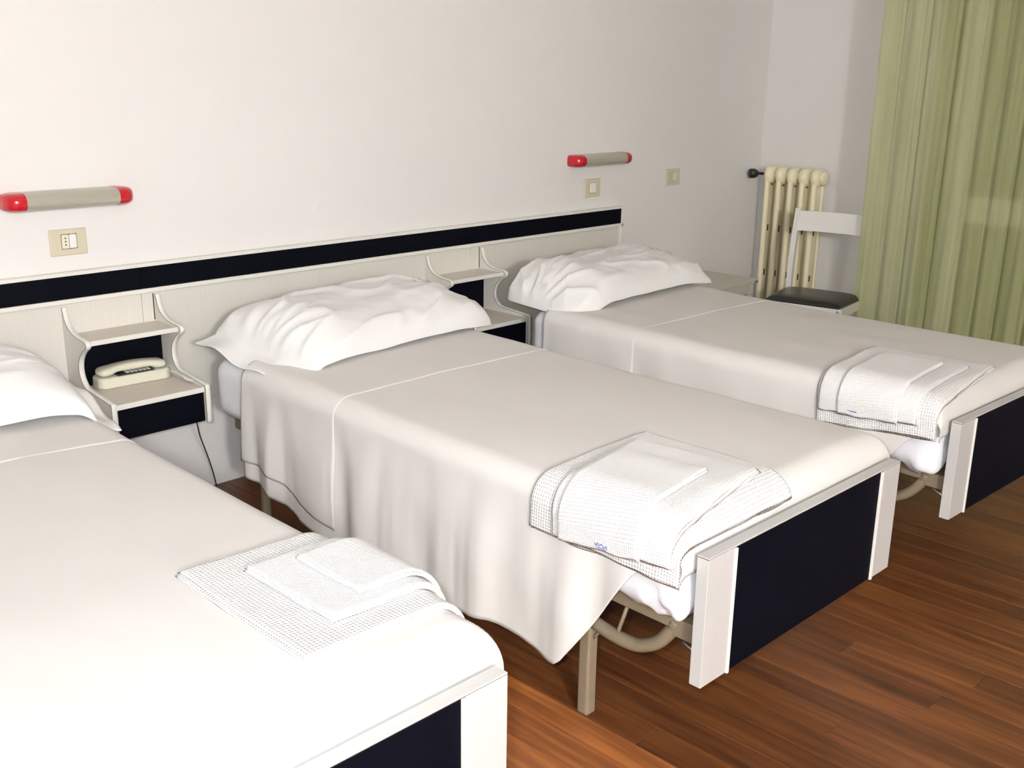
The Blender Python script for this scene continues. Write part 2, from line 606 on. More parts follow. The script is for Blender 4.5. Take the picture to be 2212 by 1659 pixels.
pc = tube('power_cord', 'cord_dark', None, bez([(1.113, -0.288, 0.3665), (1.119, -0.284, 0.340), (1.134, -0.262, 0.310), (1.154, -0.232, 0.282), (1.203, -0.160, 0.221), (1.249, -0.100, 0.150), (1.285, -0.060, 0.076), (1.312, -0.030, 0.006)], 8), 0.0024, 8)
tag(pc, 'thin dark cord hanging from the telephone nightstand down to the floor', 'cord')

# ------------------------------------------------------------------ wall lamps
def wall_lamp(x0, x1, z, label):
    t = thing('wall_lamp', label, 'lamp', ((x0 + x1) / 2, 0, z), 0, 'reading lamps over the headboard')
    L = (x1 - x0) / 2
    cap = 0.058

    def section(inset, sc):
        # D-shaped cross-section: (depth, height)
        pts = []
        for k in range(15):
            a = -pi / 2 + pi * k / 14
            d = 0.026 + 0.046 * max(0.0, cos(a)) ** 0.75
            h = 0.0285 * math.copysign(abs(sin(a)) ** 0.8, sin(a))
            pts.append((d * sc, h * (0.35 + 0.65 * sc)))
        return [(0.0, -0.0285 * (0.35 + 0.65 * sc))] + pts + [(0.0, 0.0285 * (0.35 + 0.65 * sc))]

    def loft(name, m, stations, grow=0.0):
        bm = bmesh.new()
        rings = []
        for x, sc in stations:
            rings.append([bm.verts.new((x, -max(0.0, d + (grow if d > 0.001 else 0)), h * (1 + grow * 25))) for d, h in section(0, sc)])
        n = len(rings[0])
        for r0, r1 in zip(rings, rings[1:]):
            for k in range(n):
                bm.faces.new((r0[k], r0[(k + 1) % n], r1[(k + 1) % n], r1[k]))
        bm.faces.new(rings[0][::-1])
        bm.faces.new(rings[-1])
        o = finish(name, bm, m, t, smooth=True)
        o.modifiers.new('es', 'EDGE_SPLIT').split_angle = radians(50)
        return o
    loft('diffuser', 'diffuser', [(-L + cap - 0.004, 1), (L - cap + 0.004, 1)])
    st = [(-L + cap, 1.0), (-L + 0.045, 1.0)] + [(-L + 0.045 - 0.045 * sin(a * pi / 16), cos(a * pi / 16) ** 0.55 * 0.96 + 0.04) for a in range(1, 8)] + [(-L, 0.12)]
    o = loft('end_cap', 'red_plastic', st, 0.0012)
    o['label'] = 'glossy red end cap'
    o = loft('end_cap', 'red_plastic', [(-x, s) for x, s in st], 0.0012)
    o['label'] = 'glossy red end cap'
    return t


wall_lamp(0.672, 1.082, 1.094, 'tube wall lamp with red ends above the combined socket and switch')
wall_lamp(3.262, 3.690, 1.101, 'tube wall lamp with red ends above the white rocker switch')

# ------------------------------------------------------------------ socket and switch plates
def plate(name, x0, z0, wd, ht, label, cat):
    t = thing(name, label, cat, (x0, 0, z0), 0, 'ivory wall plates')
    bm = bmesh.new()
    add_box(bm, 0, wd, -0.008, 0, 0, ht, bevel=0.004, seg=3)
    finish('cover_plate', bm, 'plate_ivory', t)
    return t


t = plate('socket_plate', 0.8085, 0.914, 0.12, 0.084, 'wide ivory wall plate combining a three-hole socket and a switch', 'socket')
box('surround', 'joint_dark', t, 0.0365, 0.0875, -0.0084, -0.004, 0.0205, 0.0685, bevel=0.0004)
so = box('socket_module', 'module_ivory', t, 0.038, 0.0615, -0.0098, -0.004, 0.022, 0.067, bevel=0.0015)
for k in range(3):
    bm = bmesh.new()
    add_tube(bm, [(0.0498, -0.0095, 0.0345 + k * 0.0105), (0.0498, -0.0102, 0.0345 + k * 0.0105)], 0.0025, 10)
    finish('socket_hole', bm, 'phone_dark', so)
box('rocker_switch', 'switch_white', t, 0.0625, 0.086, -0.0115, -0.004, 0.022, 0.067, bevel=0.003, label='white rocker switch')
t = plate('switch_plate', 3.386, 0.921, 0.119, 0.087, 'ivory wall plate with a white rocker switch under the lamp', 'switch')
box('surround', 'joint_dark', t, 0.037, 0.084, -0.0084, -0.004, 0.019, 0.069, bevel=0.0004)
box('rocker_switch', 'switch_white', t, 0.038, 0.060, -0.012, -0.004, 0.020, 0.068, bevel=0.003)
box('blank_module', 'switch_white', t, 0.0612, 0.083, -0.0098, -0.004, 0.020, 0.068, bevel=0.0015)
t = plate('switch_plate', 4.045, 0.938, 0.120, 0.087, 'ivory wall plate with ivory modules between lamp and radiator', 'switch')
box('surround', 'joint_dark', t, 0.037, 0.084, -0.0084, -0.004, 0.019, 0.069, bevel=0.0004)
box('blank_module', 'plate_ivory', t, 0.038, 0.0598, -0.0098, -0.004, 0.020, 0.068, bevel=0.0015)
box('rocker_switch', 'module_ivory', t, 0.0612, 0.083, -0.0098, -0.004, 0.020, 0.068, bevel=0.0015)
bm = bmesh.new()
add_tube(bm, [(1.848, 0.0, 0.978), (1.848, -0.003, 0.978), (1.848, -0.004, 0.978)], [0.038, 0.038, 0.0365], 40)
tag(finish('junction_cover', bm, 'plaster', None), 'small round wall-coloured cover disc on the wall above the headboard', 'cover plate')

# ------------------------------------------------------------------ beds
FWID, FT, FZ0, FZ1, FS = 0.8409, 0.0283, 0.2459, 0.5468, 0.1013
BCX, HWM, RE = 0.421, 0.452, 0.055       # mattress centre line, half width with cloth, edge radius
ZT = 0.598
YF, RF = 0.046, 0.060                    # foot end of mattress (bed-local y), rounding there


class Bed:
    def __init__(s, x, y, rot, seed, head, hem_l, hem_r, flap):
        s.x, s.y, s.rot, s.seed, s.head = x, y, rot, seed, head
        s.hem_l, s.hem_r, s.flap = hem_l, hem_r, flap
        s.M = Matrix.Translation((x, y, 0)) @ Matrix.Rotation(rot, 4, 'Z')

    def folds(s, v, side):
        q = s.seed * 7.3 + side * 3.1
        f = 0.5 * sin(v * 21 + q + 1.5 * sin(v * 5 + q)) + 0.3 * sin(v * 43 + q * 2 + 2 * sin(v * 3.1)) + 0.35 * noise.noise(Vector((v * 9, q, 0))) + 0.18 * noise.noise(Vector((v * 31, q, 2)))
        return f

    def surf(s, u, v, off=0.0):
        """cloth surface over the mattress: u = arc length across (0 at centre), v = arc length along"""
        a = abs(u) - (HWM - RE)
        sg = 1 if u >= 0 else -1
        if a <= 0:
            x, dz, nx, nz = abs(u), 0.0, 0.0, 1.0
        elif a < RE * pi / 2:
            th = a / RE
            x, dz, nx, nz = HWM - RE + RE * sin(th), -RE * (1 - cos(th)), sin(th), cos(th)
        else:
            x, dz, nx, nz = HWM, -RE - (a - RE * pi / 2), 1.0, 0.0
        b = (YF + RF) - v
        if b <= 0:
            y, dz2, ny, nz2 = v, 0.0, 0.0, 1.0
        elif b < RF * pi / 2:
            th = b / RF
            y, dz2, ny, nz2 = YF + RF - RF * sin(th), -RF * (1 - cos(th)), -sin(th), cos(th)
        else:
            y, dz2, ny, nz2 = YF, -RF - (b - RF * pi / 2), -1.0, 0.0
        drop = -dz
        wv = sstep(0.02, 0.32, drop)
        x += wv * (0.016 + 0.016 * s.folds(v, sg)) + 0.003 * sstep(0, 0.1, drop) * noise.noise(Vector((v * 14, drop * 7, s.seed)))
        top = nz * nz2
        und = 0.0045 * noise.noise(Vector((u * 3.2, v * 2.3, s.seed * 5.0))) + 0.002 * noise.noise(Vector((u * 9, v * 5, s.seed * 3.0)))
        crown = 0.010 * (1 - (u / 0.5) ** 2) if abs(u) < 0.5 else 0.0
        sag = -0.006 * sin(max(0, min(1, (v - 0.1) / 1.7)) * pi)
        z = ZT - sqrt(dz * dz + dz2 * dz2) + top * (und + crown + sag)
        n = Vector((sg * nx * (nz2 if nz2 > 0.01 else 0.01), ny * max(nz, 0.3), max(top, 0.0)))
        if n.length < 1e-4:
            n = Vector((sg * nx, ny, 0))
        n.normalize()
        return Vector((BCX + sg * x, y, z)) + n * off

    def S(s, v, tab):
        hem = lerp_table(tab, v)
        return HWM - RE + RE * pi / 2 + max(0.0, ZT - RE - hem)


def cloth_grid(bed, name, m, v0, v1, nu, nv, off, tabl, tabr, thick, parent, rough_edge=0.0):
    bm = bmesh.new()
    uvl = bm.loops.layers.uv.new('UVMap')
    rows = []
    uvd = {}
    for j in range(nv + 1):
        v = v0 + (v1 - v0) * j / nv
        sl, sr = bed.S(v, tabl), bed.S(v, tabr)
        row = []
        for i in range(nu + 1):
            a = i / nu
            u = -sl + (sl + sr) * a
            vv = v + (rough_edge * noise.noise(Vector((u * 4, bed.seed, j * 0.01))) if j in (0, nv) else 0)
            vt = bm.verts.new(bed.surf(u, vv, off))
            uvd[vt] = (u, vv)
            row.append(vt)
        rows.append(row)
    for r0, r1 in zip(rows, rows[1:]):
        for i in range(nu):
            f = bm.faces.new((r0[i], r0[i + 1], r1[i + 1], r1[i]))
            f.smooth = True
            for lp in f.loops:
                lp[uvl].uv = uvd[lp.vert]
    o = finish(name, bm, m, parent, smooth=True, recalc=False)
    if thick:
        sm = o.modifiers.new('thickness', 'SOLIDIFY')
        sm.thickness = thick
        sm.offset = 1.0
    return o


def build_bed(bed, lab):
    t = thing('bed_frame', lab['frame'], 'bed', (bed.x, bed.y, 0), bed.rot, 'single beds with navy footboards')
    # footboard
    fb = box('footboard', 'laminate_white', t, 0.001, FWID - 0.001, 0.004, FT, FZ0 + 0.001, FZ1 - 0.006, bevel=0.0005)
    for xa, xb in ((0.0, FS - 0.008), (FWID - FS + 0.008, FWID)):
        box('post', 'laminate_white', fb, xa, xb, -0.001, FT, FZ0, FZ1 - 0.0045, bevel=0.0012)
    for xa in (FS - 0.008, FWID - FS - 0.0005):
        box('batten', 'edge_white', fb, xa + 0.0005, xa + 0.008, -0.0045, 0.006, FZ0 - 0.002, FZ1 - 0.006, bevel=0.001)
    box('panel', 'navy_laminate', fb, FS, FWID - FS, 0.001, 0.012, FZ0, FZ1 - 0.0045, bevel=0.0006, label='dark navy panel')
    box('joint_line', 'joint_dark', fb, 0.0004, FWID - 0.0004, 0.0, FT - 0.0004, FZ1 - 0.0052, FZ1 - 0.0036, bevel=0)
    box('top_rail', 'laminate_white', fb, 0.0, FWID, -0.001, FT, FZ1 - 0.0036, FZ1, bevel=0.0012)
    # steel frame
    hy = bed.head - 0.03
    for lx in (0.045, FWID - 0.045):
        bm = bmesh.new()
        add_box(bm, lx - 0.012, lx + 0.012, 0.09, hy, 0.333, 0.375, bevel=0.004)
        finish('side_rail', bm, 'frame_paint', t)
    for ly in (0.105, 0.95, hy - 0.02):
        box('cross_rail', 'frame_paint', t, 0.057, FWID - 0.057, ly - 0.014, ly + 0.014, 0.338, 0.368, bevel=0.004)
    for i in range(9):
        ly = 0.22 + i * (hy - 0.40) / 8
        box('slat', 'frame_paint', t, 0.058, FWID - 0.058, ly - 0.02, ly + 0.02, 0.366, 0.374, bevel=0.002)
    for lx in (0.045, FWID - 0.045):
        sgn = 1 if lx < 0.4 else -1
        # foot leg: tube post that bends forward and up to the rail
        lg = box('leg', 'frame_paint', t, lx - 0.017, lx + 0.017, 0.333, 0.367, 0.0, 0.262, bevel=0.007, seg=3)
        tube('curved_brace', 'frame_paint', lg, bez([(lx, 0.352, 0.256), (lx, 0.315, 0.247), (lx, 0.265, 0.241), (lx, 0.205, 0.245), (lx, 0.150, 0.275), (lx, 0.112, 0.322), (lx, 0.098, 0.350)], 6), 0.0165, 12)
        tube('strut', 'frame_paint', lg, [(lx, 0.262, 0.255), (lx + sgn * 0.05, 0.262, 0.345)], 0.005, 8)
        tube('gusset', 'frame_paint', lg, [(lx, 0.338, 0.205), (lx, 0.310, 0.240)], 0.004, 8)
        box('bracket', 'frame_paint', t, lx - 0.014, lx + 0.014, FT, 0.10, 0.318, 0.362, bevel=0.003)
        tube('bolt', 'steel', t, [(lx - sgn * 0.0145, 0.07, 0.315), (lx - sgn * 0.0145, FT + 0.001, 0.300)], 0.004, 8)
        bm = bmesh.new()
        add_tube(bm, [(lx + sgn * 0.015, hy - 0.13, 0.0), (lx + sgn * 0.015, hy - 0.13, 0.34)], 0.0165, 14)
        lg = finish('leg', bm, 'frame_paint', t, smooth=True)
        lg.modifiers.new('es', 'EDGE_SPLIT').split_angle = radians(40)

    # mattress in its fitted sheet
    mt = thing('mattress', lab['mattress'], 'mattress', (bed.x, bed.y, 0), bed.rot, 'mattresses in fitted sheets')
    bm = bmesh.new()
    xa, xb, ya, yb, za, zb = BCX - HWM + 0.012, BCX + HWM - 0.012, YF + 0.006, bed.head, 0.376, ZT - 0.012
    n1, n2, n3 = 40, 60, 12
    add_box(bm, -1, 1, -1, 1, -1, 1)
    bmesh.ops.subdivide_edges(bm, edges=bm.edges, cuts=40, use_grid_fill=True)
    for v in bm.verts:
        c = v.co.copy()
        # samples crowd towards the ends, where the sheet is gathered
        c.x = math.copysign(1 - (1 - min(1.0, abs(c.x))) ** 1.7, c.x)
        c.y = math.copysign(1 - (1 - min(1.0, abs(c.y))) ** 2.2, c.y)
        # rounded box by clamping to an inner box and pushing out by the radius
        px, py, pz = c.x * (xb - xa) / 2, c.y * (yb - ya) / 2, c.z * (zb - za) / 2
        rr = 0.055
        ix = max(-(xb - xa) / 2 + rr, min((xb - xa) / 2 - rr, px))
        iy = max(-(yb - ya) / 2 + rr, min((yb - ya) / 2 - rr, py))
        iz = max(-(zb - za) / 2 + rr, min((zb - za) / 2 - rr, pz))
        d = Vector((px - ix, py - iy, pz - iz))
        if d.length > 1e-6:
            d = d.normalized() * rr
        q = Vector((ix, iy, iz)) + d
        wr = 0.004 * noise.noise(Vector((q.x * 9 + bed.seed, q.y * 9, q.z * 22)))
        # sheet gathered and drooping at the foot corners
        cw = sstep(0.20, 0.0, (yb - ya) / 2 + q.y) * sstep(0.14, 0.0, (xb - xa) / 2 - abs(q.x))
        low = sstep(0.02, -0.1, q.z)
        wr += cw * low * (0.012 * sin(q.x * 75 + q.y * 100 - q.z * 30) + 0.008 * sin(q.y * 190 + q.x * 40 + q.z * 60))
        nrm = d.normalized() if d.length > 1e-6 else Vector((0, 0, 0))
        q += nrm * wr
        q.z -= cw * low * 0.030 * (0.6 + 0.4 * sin(q.y * 38 + 0.5))
        v.co = q + Vector(((xa + xb) / 2, (ya + yb) / 2, (za + zb) / 2))
    finish('ticking', bm, 'sheet_fitted', mt, smooth=True)

    # bedspread with the sheet turned down over it
    cv = thing('bedspread', lab['cover'], 'bedspread', (bed.x, bed.y, 0), bed.rot, 'white bedspreads')
    vend = bed.flap[1]
    cloth_grid(bed, 'spread', 'sheet', -0.03, vend, 150, 190, 0.002, bed.hem_l, bed.hem_r, 0.002, cv)
    tl = [(v, h + bed.flap[2] + 0.012 * sin(v * 9)) for v, h in bed.hem_l]
    trr = [(v, h + bed.flap[2]) for v, h in bed.hem_r]
    cloth_grid(bed, 'turned_down_sheet', 'sheet', bed.flap[0], vend + 0.012, 150, 60, 0.0042, tl, trr, 0.0012, cv, 0.012)
    return t


HEM2_L = [(-0.05, 0.56), (0.06, 0.555), (0.11, 0.50), (0.150, 0.476), (0.165, 0.462), (0.215, 0.385), (0.270, 0.300), (0.315, 0.230), (0.345, 0.185), (0.362, 0.170), (0.385, 0.164), (0.42, 0.168), (0.50, 0.182), (0.60, 0.185), (0.72, 0.166), (1.00, 0.158), (1.25, 0.160), (1.42, 0.178), (1.52, 0.205), (1.62, 0.222), (1.76, 0.232)]
HEM_R = [(-0.05, 0.56), (0.06, 0.555), (0.11, 0.49), (0.17, 0.46), (0.34, 0.22), (0.6, 0.22), (1.8, 0.24)]
HEM3_L = [(-0.05, 0.56), (0.05, 0.555), (0.09, 0.50), (0.14, 0.46), (0.22, 0.36), (0.30, 0.25), (0.45, 0.22), (1.0, 0.21), (1.8, 0.23)]

bed1 = Bed(0.5623 - FWID * cos(0.0141), -2.2863 + FWID * sin(0.0141), -0.0141, 1, 1.96, HEM_R, HEM_R, (1.36, 1.70, 0.05))
bed2 = Bed(1.1536, -2.2768, -0.0180, 2, 1.965, HEM2_L, HEM_R, (1.255, 1.745, 0.055))
bed3 = Bed(2.4196, -2.2763, -0.0440, 3, 1.765, HEM3_L, HEM_R, (1.20, 1.655, 0.05))
build_bed(bed1, dict(frame='single bed frame with navy footboard, farthest from the radiator', mattress='mattress in a white fitted sheet on the bed farthest from the radiator', cover='white bedspread lying under the widely spread waffle towel, farthest from radiator'))
build_bed(bed2, dict(frame='single bed frame with navy footboard, standing between two other beds', mattress='mattress in a white fitted sheet on the middle bed', cover='white bedspread hanging low over the side of the middle bed'))
build_bed(bed3, dict(frame='single bed frame with navy footboard, nearest the radiator and chair', mattress='mattress in a white fitted sheet on the bed nearest the radiator', cover='white bedspread on the bed nearest the radiator and chair'))

# ------------------------------------------------------------------ pillows
def pillow(cx, cy, L, D, H, rot, label, corners, flange=(0.0, 0.0), seed=1.0, tilt=0.0, droop=(0.0, 0.0), crease=1.0, bend=(0.0, 0.0)):
    """cx, cy are world; corners = pull-in of (left front, right front, left back, right back);
    open pillowcase ends (flange, metres) are flat cloth beyond the filling"""
    t = thing('pillow', label, 'pillow', (cx, cy, ZT + 0.024), rot, 'bed pillows')
    t.rotation_euler = (tilt, 0, rot)
    NA, NB = 110, 64
    SEAM_Z = 0.036
    bm = bmesh.new()

    def f(d, r):
        return sqrt(max(0.0, 1 - (1 - max(0.0, min(1.0, d / r))) ** 2))

    def pos(a, b, up):
        a_ = math.copysign(abs(a) ** 0.85, a)
        b_ = math.copysign(abs(b) ** 0.85, b)
        fl = flange[0] if a < 0 else flange[1]
        da = (1 - abs(a_)) * L / 2 - fl
        db = (1 - abs(b_)) * D / 2
        e = f(da, 0.17) ** 0.9 * f(db, 0.20) ** 0.9
        k = (abs(a_) * abs(b_)) ** 5
        rc = corners[(0 if b < 0 else 2) + (0 if a < 0 else 1)]
        x = a_ * L / 2 - math.copysign(rc * k, a)
        y = b_ * D / 2 * (1 - 0.05 * (1 - a_ * a_)) - math.copysign(rc * k, b)
        x += math.copysign(0.014 * (b_ * b_ - 1) * abs(a_) ** 6, a)
        ends = sstep(0.40, 0.95, abs(a_))
        rad = math.atan2(b_, (1 - abs(a_)) + 0.15)
        w1 = (1 - abs(noise.noise(Vector((rad * 2.4 + seed * 4, a_ * 1.0, seed))))) ** 5
        w2 = (1 - abs(noise.noise(Vector((a_ * 1.5 + b_ * 0.8, b_ * 3.4 - a_ * 1.6, seed * 2))))) ** 6
        wr = ends * 0.024 * (w1 - 0.35) + 0.013 * (w2 - 0.3) + 0.003 * noise.noise(Vector((a_ * 8, b_ * 6, seed * 3)))
        wr *= crease
        zs = SEAM_Z * (0.55 + 0.45 * e) + 0.006 * noise.noise(Vector((a_ * 3, b_ * 3, seed * 9)))
        dr = droop[0] if a < 0 else droop[1]
        if fl > 0:
            ff = sstep(0.05, -fl, da)
            zs = zs * (1 - ff) + ff * (0.016 + 0.010 * sin(b_ * 7 + seed) - dr * (0.5 - 0.5 * b_) ** 1.3)
        bd = (bend[0] if a < 0 else bend[1]) * sstep(0.55, 1.0, abs(a_))
        if up:
            return Vector((x, y, zs + (H - zs) * e + wr * min(1.0, e * 1.6) + 0.003 - bd))
        return Vector((x, y, zs * (1 - e) - bd))
    top = [[bm.verts.new(pos(-1 + 2 * i / NA, -1 + 2 * j / NB, True)) for i in range(NA + 1)] for j in range(NB + 1)]
    bot = [[bm.verts.new(pos(-1 + 2 * i / NA, -1 + 2 * j / NB, False)) for i in range(NA + 1)] for j in range(NB + 1)]
    for j in range(NB):
        for i in range(NA):
            bm.faces.new((top[j][i], top[j][i + 1], top[j + 1][i + 1], top[j + 1][i]))
            bm.faces.new((bot[j][i], bot[j + 1][i], bot[j + 1][i + 1], bot[j][i + 1]))
    for i in range(NA):
        bm.faces.new((top[0][i + 1], top[0][i], bot[0][i], bot[0][i + 1]))
        bm.faces.new((top[NB][i], top[NB][i + 1], bot[NB][i + 1], bot[NB][i]))
    for j in range(NB):
        bm.faces.new((top[j][0], top[j + 1][0], bot[j + 1][0], bot[j][0]))
        bm.faces.new((top[j + 1][NA], top[j][NA], bot[j][NA], bot[j + 1][NA]))
    finish('pillowcase', bm, 'pillowcase', t, smooth=True)
    return t


pillow(0.205, -0.47, 0.92, 0.50, 0.130, radians(-3), 'white pillow whose open case end hangs over beside the telephone nightstand', (0.04, 0.0, 0.04, 0.06), (0.0, 0.06), 1.7, radians(2), (0.0, 0.06), 0.7, (0.0, 0.022))
pillow(1.630, -0.475, 0.93, 0.52, 0.135, radians(5), 'creased white pillow lying between the two nightstands', (0.02, 0.015, 0.0, 0.05), (0.075, 0.0), 4.2, radians(4), (0.045, 0.0), 1.1, (0.022, 0.018))
pillow(2.945, -0.525, 0.90, 0.50, 0.130, radians(2), 'white pillow beside the low grey side table', (0.045, 0.0, 0.07, 0.04), (0.0, 0.0), 7.9, radians(3), (0.0, 0.0), 1.0, (0.050, 0.02))

# ------------------------------------------------------------------ towels folded on the foot of each bed
def towel(bed, u0, u1, v0, v1, off, thick, rot, m, label, seed, folds=2):
    t = thing('towel', label, 'towel', (bed.x, bed.y, 0), bed.rot, 'folded white towels')
    cu, cv = (u0 + u1) / 2, (v0 + v1) / 2
    hu, hv = (u1 - u0) / 2, (v1 - v0) / 2
    NU, NV = 56, 48
    ca, sa = cos(rot), sin(rot)

    def layer(name, o0, th, grow, sd):
        bm = bmesh.new()
        uvl = bm.loops.layers.uv.new('UVMap')
        uvd = {}

        def pt(i, j, up):
            a, b = -1 + 2 * i / NU, -1 + 2 * j / NV
            # bunch samples towards the border so that the rolled edge is round
            a = math.copysign(abs(a) ** 0.8, a)
            b = math.copysign(abs(b) ** 0.8, b)
            x, y = a * (hu + grow), b * (hv + grow)
            x += 0.004 * noise.noise(Vector((b * 2.2, sd, 1.0))) * abs(a)
            y += 0.004 * noise.noise(Vector((a * 2.2, sd, 5.0))) * abs(b)
            d = min((hu + grow) - abs(a) * (hu + grow), (hv + grow) - abs(b) * (hv + grow))
            e = sqrt(max(0.0, 1 - (1 - min(1.0, d / 0.006)) ** 2))
            puff = 0.002 * noise.noise(Vector((x * 14, y * 14, sd)))
            o = o0 + (th * (0.45 + 0.55 * e) + puff * e if up else th * 0.45 * (1 - e))
            uu, vv = cu + x * ca - y * sa, cv + x * sa + y * ca
            v = bm.verts.new(bed.surf(uu, vv, o))
            uvd[v] = (x, y)
            return v
        T = [[pt(i, j, True) for i in range(NU + 1)] for j in range(NV + 1)]
        B = [[pt(i, j, False) for i in range(NU + 1)] for j in range(NV + 1)]
        for j in range(NV):
            for i in range(NU):
                bm.faces.new((T[j][i], T[j][i + 1], T[j + 1][i + 1], T[j + 1][i]))
                bm.faces.new((B[j][i], B[j + 1][i], B[j + 1][i + 1], B[j][i + 1]))
        for i in range(NU):
            bm.faces.new((T[0][i + 1], T[0][i], B[0][i], B[0][i + 1]))
            bm.faces.new((T[NV][i], T[NV][i + 1], B[NV][i + 1], B[NV][i]))
        for j in range(NV):
            bm.faces.new((T[j][0], T[j + 1][0], B[j + 1][0], B[j][0]))
            bm.faces.new((T[j + 1][NU], T[j][NU], B[j][NU], B[j + 1][NU]))
        for f in bm.faces:
            f.smooth = True
            for lp in f.loops:
                lp[uvl].uv = uvd[lp.vert]
        bmesh.ops.remove_doubles(bm, verts=bm.verts, dist=1e-6)
        return finish(name, bm, m, t, smooth=True)
    for k in range(folds):
        layer('fold', off + k * thick / folds, thick / folds, 0.0 if k else 0.003, seed + k * 2.7)
    return t


def mark(bed, parent, u, v, off, wd, ht, strokes):
    """small blue woven print, made of short strokes lying on the towel"""
    bm = bmesh.new()
    for (a, b, c, d) in strokes:
        p0, p1 = (u + a * ht, v + b * wd), (u + c * ht, v + d * wd)
        pts = [bed.surf(p0[0] + (p1[0] - p0[0]) * k / 3, p0[1] + (p1[1] - p0[1]) * k / 3, off) for k in range(4)]
        add_tube(bm, pts, 0.0010, 5)
    o = finish('blue_print', bm, 'print_blue', parent)
    o['label'] = 'small blue print'


# bed 1, over the edge that faces the middle bed
towel(bed1, 0.135, 0.565, 0.150, 0.560, 0.005, 0.012, 0.0, 'waffle_towel', 'large waffle towel spread flat on the bed farthest from the radiator', 1.0)
towel(bed1, 0.225, 0.555, 0.215, 0.475, 0.020, 0.012, 0.03, 'waffle_fine', 'medium white towel folded on the large towel, on the bed farthest from the radiator', 2.0)
towel(bed1, 0.305, 0.545, 0.245, 0.430, 0.035, 0.011, 0.02, 'waffle_fine', 'small white towel topmost of the stack on the bed farthest from the radiator', 3.0)
# bed 2
towel(bed2, -0.545, -0.045, 0.030, 0.466, 0.005, 0.010, 0.0, 'waffle_towel', 'large waffle towel draped over the side of the middle bed', 4.0)
towel(bed2, -0.520, -0.120, 0.075, 0.400, 0.018, 0.010, 0.10, 'waffle_fine', 'medium white towel folded on the large towel of the middle bed', 5.0)
ts = towel(bed2, -0.520, -0.230, 0.140, 0.365, 0.031, 0.010, 0.10, 'waffle_fine', 'small white towel with blue print, topmost on the middle bed', 6.0)
SCRIBBLE = [(0, -0.5, 0.7, -0.42), (0.7, -0.42, 0.1, -0.25), (0.1, -0.25, 0.9, -0.1), (0.9, -0.1, 0.2, 0.1), (0.2, 0.1, 0.8, 0.22), (0.8, 0.22, 0.0, 0.35), (0.0, 0.35, 0.6, 0.5), (-0.2, -0.4, -0.2, 0.3)]
mark(bed2, ts, -0.508, 0.225, 0.0420, 0.036, 0.010, SCRIBBLE)
# bed 3
towel(bed3, -0.555, -0.010, 0.070, 0.460, 0.005, 0.010, 0.10, 'waffle_towel', 'large waffle towel draped over the side of the bed nearest the radiator', 7.0)
towel(bed3, -0.515, -0.110, 0.120, 0.440, 0.018, 0.010, 0.08, 'waffle_fine', 'medium white towel folded on the large towel, on the bed nearest the radiator', 8.0)
ts = towel(bed3, -0.515, -0.170, 0.175, 0.365, 0.031, 0.010, 0.08, 'waffle_fine', 'small white towel with thin blue line, topmost on the bed nearest the radiator', 9.0)
mark(bed3, ts, -0.503, 0.300, 0.0420, 0.030, 0.004, [(0, -0.5, 0.3, 0.5), (0.4, -0.5, 0.4, 0.2)])

# ------------------------------------------------------------------ radiator
rd = thing('radiator', 'cream cast-iron column radiator on the wall behind the chair', 'radiator', (4.885, 0, 0))
RTOP, RBOT, RP = 1.012, 0.10, 0.0735
for k in range(5):
    yc = -0.135 - k * RP
    bm = bmesh.new()
    for dx in (-0.042, 0.042):
        r = 0.0175
        pts = [(dx, yc, RBOT + 0.05), (dx, yc, RBOT + 0.3), (dx, yc, RTOP - 0.07)]
        for sc_y in (1,):
            add_tube(bm, pts, 0.0160, 12)
    # top and bottom headers: rounded lobes joining the columns
    for zc, hh in ((RTOP - 0.05, 0.050), (RBOT + 0.05, 0.050)):
        rings = []
        for i in range(13):
            a = -1 + 2 * i / 12
            e = sqrt(max(0.02, 1 - abs(a) ** 4))
            rings.append([bm.verts.new((a * 0.064, yc + 0.029 * e * math.copysign(abs(cos(th)) ** 0.7, cos(th)), zc + hh * e * math.copysign(abs(sin(th)) ** 0.8, sin(th)))) for th in [2 * pi * q / 16 for q in range(16)]])
        for r0, r1 in zip(rings, rings[1:]):
            for q in range(16):
                bm.faces.new((r0[q], r0[(q + 1) % 16], r1[(q + 1) % 16], r1[q]))
        bm.faces.new(rings[0][::-1])
        bm.faces.new(rings[-1])
    # thin web between the columns
    add_box(bm, -0.040, 0.040, yc - 0.008, yc + 0.008, RBOT + 0.05, RTOP - 0.07, 0.002, 1)
    sec = finish('section', bm, 'radiator_cream', rd, smooth=True)
    sec.modifiers.new('es', 'EDGE_SPLIT').split_angle = radians(45)
    for zz in (0.66, 0.40):
        box('casting_slot', 'radiator_rust', sec, -0.022, -0.008, yc - 0.0088, yc + 0.0088, zz - 0.018, zz + 0.018, bevel=0.001)
    if k < 4:
        tube('rust_spot', 'radiator_rust', sec, [(-0.050, yc - 0.033, RTOP - 0.098), (-0.046, yc - 0.036, RTOP - 0.103)], 0.005, 8)
        tube('nipple', 'radiator_cream', rd, [(0, yc, RTOP - 0.05), (0, yc - RP, RTOP - 0.05)], 0.026, 12)
        tube('nipple', 'radiator_cream', rd, [(0, yc, RBOT + 0.05), (0, yc - RP, RBOT + 0.05)], 0.026, 12)
tube('end_plug', 'radiator_cream', rd, [(0, -0.135 - 4 * RP - 0.02, RTOP - 0.05), (0, -0.135 - 4 * RP - 0.045, RTOP - 0.05), (0, -0.135 - 4 * RP - 0.050, RTOP - 0.05)], [0.040, 0.040, 0.030], 20)
vp = tube('valve_stem', 'steel', rd, [(0, -0.11, RTOP - 0.05), (0, -0.085, RTOP - 0.05)], 0.012, 12)
